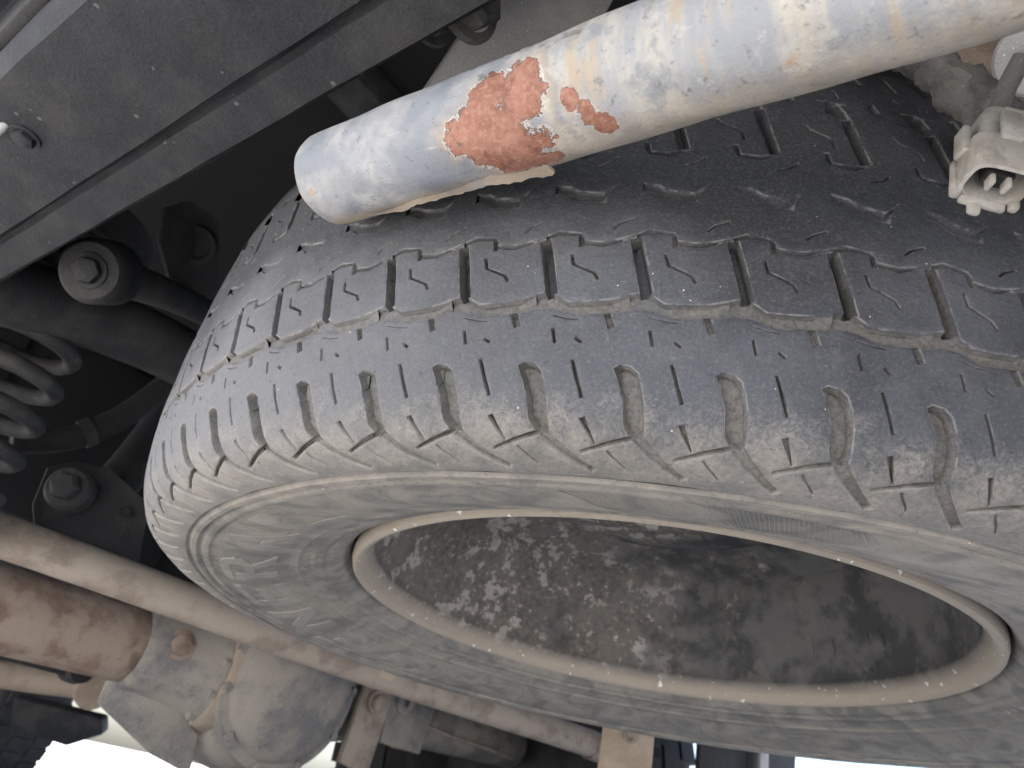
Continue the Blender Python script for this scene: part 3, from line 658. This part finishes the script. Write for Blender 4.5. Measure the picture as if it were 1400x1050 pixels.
# shock absorber mount with its bolt
sm = thing('shock_mount', 'dark axle bracket plate with a big dusty nut and a small round hole', 'bracket', (-.16, .57, .44))
part_world(slab('mount_plate', [(-.2168, .5775, .4901), (-.1954, .5734, .5067), (-.1688, .5568, .5108), (-.116, .5484, .4912), (-.0756, .5856, .4162), (-.1192, .5958, .4016), (-.182, .59, .4103), (-.2139, .5735, .4508)], .006, M['dark'], None), sm)
nd = Vector((-.62, -.72, -.10)).normalized()
part_world(lathe('flange_washer', [(0, .010), (.019, .010), (.022, .006), (.022, -.012)], M['spring'], None, (-.1975, .5505, .4725), nd, 32), sm)
part_world(hexbolt('nut', Vector((-.1985, .5495, .4725)) + nd * .004, nd, .0145, .018, M['spring'], None, False), sm)
part_world(lathe('hole_rim', [(.0, .0012), (.0042, .0012), (.0050, .0022), (.0058, .001)], M['black'], None, Vector((-.1357, .5507, .4745)) + nd * .001, nd, 20), sm)
part_world(tube('shock_body', [(-.15, .60, .46), (-.11, .63, .58), (-.08, .66, .72)], .024, M['black'], None, n=20), sm)

# ------------------------------------------------------------------ panhard rod
rod = thing('panhard_rod', 'long dusty tan steel rod crossing in front of the axle', 'rod', (.08, .42, .39))
RA, RB = Vector((-.45, .595, .4115)), Vector((.6303, .3716, .3916)); RD = (RB - RA).normalized()
part_world(tube('rod_bar', [RA + RD * ((RB - RA).length * k / 8) + Vector((0, 0, .002 * math.sin(k))) for k in range(9)], .0195, M['rod'], None, n=28), rod)
part_world(lathe('end_ferrule', [(.0195, -.05), (.0205, -.05), (.0212, -.004), (.0195, 0), (.008, .002), (0, .002)], M['rod'], None, RB, RD, 32), rod)
part_world(lathe('dented_band', [(.0196, -.012), (.0204, -.010), (.0204, .010), (.0196, .012)], M['tan'], None, RA.lerp(RB, .60), RD, 32), rod)

# ------------------------------------------------------------------ rear axle
axle = thing('rear_axle', 'dusty rear axle with bulging cast differential and rusty left tube', 'axle', (.19, .70, .37))
AX0 = Vector((-.75, .692, .343)); AD = Vector((1.0, .006, .0385)).normalized()
def axp(x): return AX0 + AD * ((x + .75) / AD.x)
def apart(o): return part_world(o, axle)
def ax_lathe(name, prof, mat, n=64, wob=0.0):
    v, f = revolve([(r, x) for x, r in prof], n); x, y, z = frame(AD); v = v @ np.array([x, y, z])
    if wob:
        ln = np.linalg.norm(v, axis=1); v += (rng.random((len(v), 1)) - .5) * wob
    return apart(mesh_obj(name, v + np.array(axp(0)), f, M[mat], None, 40))
ax_lathe('left_tube', [(-.70, .044), (-.3, .044), (-.02, .045), (.004, .046), (.01, .043)], 'rust')
ax_lathe('left_neck', [(.000, .047), (.006, .052), (.018, .054), (.05, .060), (.08, .070), (.098, .078), (.10, .06)], 'cast', wob=.0016)
ax_lathe('housing_flange', [(.098, .06), (.099, .0800), (.104, .0815), (.122, .0835), (.127, .083), (.128, .06)], 'clay', wob=.0012)
ax_lathe('differential_case', [(.126, .07), (.128, .090), (.140, .104), (.160, .116), (.19, .122), (.22, .120), (.25, .111), (.28, .096), (.300, .084), (.312, .074), (.314, .05)], 'cast', 72, .0022)
ax_lathe('right_neck', [(.312, .05), (.313, .070), (.33, .066), (.37, .058), (.41, .050), (.42, .044)], 'cast', wob=.0014)
ax_lathe('right_tube', [(.418, .043), (.45, .043), (.70, .042), (.82, .042)], 'cast')
ax_lathe('tube_collar', [(.50, .043), (.502, .050), (.53, .050), (.532, .043)], 'rust')
fx, fy, fz = frame(AD)
for k in range(12):
    a = 2 * math.pi * k / 12; apart(hexbolt('flange_bolt', axp(.097) + (fx * math.cos(a) + fy * math.sin(a)) * .0745, -AD, .0058, .009, M['cast'], None, False))
for a in (2.2, 2.9, 3.6, 4.3): apart(slab('casting_rib', [tuple(axp(x) + (fx * math.cos(a) + fy * math.sin(a)) * r) for x, r in ((.135, .092), (.16, .117), (.20, .1235), (.20, .130), (.155, .124), (.13, .100))], .006, M['cast'], None, .0015))
# ribbed cover toward the rear, bolted round its rim
cc = axp(.205); cd = Vector((-.05, -1, -.12)).normalized()
apart(lathe('cover', [(.0, .118), (.035, .117), (.065, .110), (.085, .098), (.092, .085), (.104, .082), (.106, .070), (.10, .05)], M['cast'], None, cc, cd, 64))
cx_, cy_, cz_ = frame(cd)
for k in range(10):
    a = 2 * math.pi * k / 10 + .2; apart(hexbolt('cover_bolt', cc + cd * .083 + (cx_ * math.cos(a) + cy_ * math.sin(a)) * .0985, cd, .0062, .006, M['cast'], None, False))
apart(hexbolt('filler_plug', axp(.052) + Vector((-.25, -.93, .12)).normalized() * .058, (-.25, -.93, .12), .0135, .006, M['rust'], None, True))
apart(slab('link_bracket', [tuple(axp(.325) + Vector(q)) for q in ((-.010, -.075, -.085), (.045, -.078, -.095), (.060, -.080, .055), (.005, -.075, .075))], .012, M['rod'], None, .003))
apart(hexbolt('bracket_bolt', axp(.348) + Vector((0, -.094, .0)), (-.15, -1, -.1), .012, .012, M['rod'], None))
apart(slab('bracket_web', [tuple(axp(.39) + Vector(q)) for q in ((0, -.07, -.05), (.10, -.062, -.05), (.12, -.058, .035), (0, -.066, .05))], .008, M['cast'], None, .002))
apart(lathe('bracket_eye', [(.006, .004), (.014, .006), (.019, .004), (.019, -.004)], M['cast'], None, axp(.425) + Vector((0, -.076, .012)), (-.1, -1, -.1), 28))
apart(tube('brake_pipe', [tuple(axp(x) + Vector((0, -.062 - .004 * math.sin(x * 30), -.005 - .06 * (x - .38)))) for x in np.linspace(.36, .75, 9)], .0035, M['rod'], None, n=10))
apart(slab('torque_bracket', [tuple(axp(.02) + Vector(q)) for q in ((-.03, -.01, -.038), (.04, -.03, -.048), (.10, -.03, -.080), (.115, -.02, -.125), (.06, -.01, -.112), (-.02, .01, -.072))], .006, M['cast'], None, .002))
apart(tube('pinion_nose', [tuple(axp(.15) + Vector((0, .02, -.01))), tuple(axp(.14) + Vector((0, .20, .01)))], lambda t: .075 - .03 * t, M['cast'], None, n=32))

la = thing('lower_link', 'tan dusty suspension link running forward beside the differential', 'suspension link', (0, .95, .335))
part_world(tube('link_tube', [(-.16, 1.06, .310), (.02, 1.02, .321), (.13, .99, .332)], .0185, M['tan'], None, n=20), la)
part_world(tube('link_eye', [(.125, .97, .325), (.135, 1.02, .337)], .026, M['tan'], None, n=20), la)
ul = thing('upper_link', 'dark flat suspension arm above the tan dusty link', 'suspension link', (-.02, .9, .35))
part_world(slab('arm_plate', [(-.20, .93, .338), (.06, .92, .336), (.07, .91, .352), (-.20, .92, .368)], .012, M['dark'], None), ul)
part_world(lathe('arm_bush', [(.0, -.02), (.018, -.02), (.020, 0), (.018, .02), (.0, .02)], M['dark'], None, (.06, .915, .345), (0, 1, 0), 24), ul)

# ------------------------------------------------------------------ road wheels, flap, far pieces
def road_wheel(loc, label, R0=.352, Wd=.23):
    w = thing('road_wheel', label, 'wheel', loc, 'road wheels of the vehicle')
    h = Wd / 2; pr = [(.21, -h * .86), (.26, -h), (.31, -h), (R0 - .02, -h * .93), (R0 - .006, -h * .8), (R0, -h * .5), (R0, h * .5), (R0 - .006, h * .8), (R0 - .02, h * .93), (.31, h), (.26, h), (.21, h * .86)]
    lathe('tyre', pr, M['black'], w, (0, 0, 0), (1, 0, 0), 80)
    lathe('rim', [(.212, -h * .8), (.20, -h * .6), (.18, -.02), (.17, .05), (.10, .07), (0, .07)], M['dark'], w, (0, 0, 0), (1, 0, 0), 60)
    NBL = 44
    for k in range(NBL):
        a = 2 * math.pi * k / NBL
        for xo in (-.072, 0, .072):
            bm = bmesh.new(); bmesh.ops.create_cube(bm, size=1)
            for v in bm.verts: v.co = Vector((v.co.x * .056, v.co.y * .036, v.co.z * .012))
            bm.transform(Matrix.Translation((xo, 0, 0)) @ Matrix.Rotation(a + (.07 if xo else 0), 4, 'X') @ Matrix.Translation((0, 0, R0 - .0035)))
            if k == 0 and xo == -.072: blocks = bmesh.new()
            me = bpy.data.meshes.new('t'); bm.to_mesh(me); bm.free(); blocks.from_mesh(me); bpy.data.meshes.remove(me)
    o = bm_obj('tread_blocks', blocks, M['black'], w, 0); o['kind'] = 'stuff'
    return w
road_wheel((.775, 2.90, .36), 'black front road wheel standing on bright ground beyond the differential')
road_wheel((.80, .70, .36), 'black rear road wheel at the far end of the axle tube')
mf = thing('mud_flap', 'black rubber mud flap hanging beyond the spare tyre', 'mud flap', (.82, .2, .5))
part_world(slab('flap', [(.66, .24, .60), (1.00, .20, .60), (.98, .21, .30), (.68, .25, .30)], .008, M['black'], None, .002), mf)
part_world(slab('flap_strip', [(.82, .205, .60), (.85, .202, .60), (.85, .206, .32), (.82, .209, .32)], .006, M['plate'], None, .001), mf)
hb = thing('hanger_bracket', 'tan dusty upright bracket with an oval slot under the tyre edge', 'bracket', (.45, .25, .40))
part_world(slab('bracket_plate', [(.410, .262, .440), (.452, .212, .446), (.470, .222, .330), (.425, .274, .326)], .006, M['tan'], None, .002), hb)
part_world(lathe('slot_rim', [(.004, .001), (.0072, .003), (.010, .001)], M['rod'], None, (.4380, .2400, .392), (-.75, -.65, 0), 24), hb)
fp = thing('skid_plate', 'dark battered steel plate low down ahead of the axle', 'skid plate', (.68, 2.2, .3))
part_world(slab('plate', [(.59, 2.29, .345), (.62, 2.29, .268), (.745, 2.19, .252), (.80, 2.12, .30), (.775, 2.11, .338)], .05, M['dark'], None, .008), fp)
for k, (x, y, z) in enumerate([(.655, 2.262, .290), (.69, 2.236, .288), (.725, 2.208, .286)]): part_world(hexbolt('bolt', (x, y - .012, z), (-.55, -.8, -.1), .014, .012, M['plastic'], None), fp)

# ------------------------------------------------------------------ outside of the rail
om = thing('body_mount', 'dark ribbed body mount bracket on the outer side of the chassis rail', 'bracket', (-.47, .2, .62))
part_world(slab('mount_plate', [(-.484, .10, .560), (-.484, .17, .545), (-.484, .42, .556), (-.484, .42, .70), (-.484, .10, .70)], .006, M['dark'], None), om)
part_world(slab('mount_shelf', [(-.492, .10, .66), (-.492, .46, .645), (-.60, .46, .64), (-.60, .10, .66)], .006, M['dark'], None), om)
for k in range(3): part_world(slab('mount_rib', [(-.492, .14 + .10 * k, .655), (-.492, .14 + .10 * k, .58), (-.56, .14 + .10 * k, .645)], .006, M['mud' if k == 1 else 'dark'], None), om)
part_world(hexbolt('bolt', (-.53, .30, .638), (0, 0, -1), .012, .012, M['mud'], None), om)
cl = thing('cable_clip', 'pale wire hook clipped to the outer edge of the chassis rail', 'clip', (-.458, .165, .53))
part_world(tube('hook', [(-.470, .174, .548), (-.4625, .163, .5405), (-.4575, .161, .5340), (-.4565, .166, .5275), (-.4580, .176, .5205)], .0022, M['plate'], None, n=10), cl)
part_world(box('clip_foot', (-.470, .176, .550), (.008, .010, .006), M['plate'], None, None, .001), cl)

ft = thing('dark_filler', 'added black tank-like box that darkens the gap ahead of the axle', 'dark filler', (.0, 1.5, .7))  # added box, covers the bright floor so the gap reads dark
part_world(box('filler_shell', (-.02, 1.55, .70), (.78, .95, .34), M['body'], None, None, .05), ft)
for x in (-.2, .16): part_world(box('filler_strap', (x, 1.55, .70), (.04, .97, .356), M['body'], None, None, .05), ft)
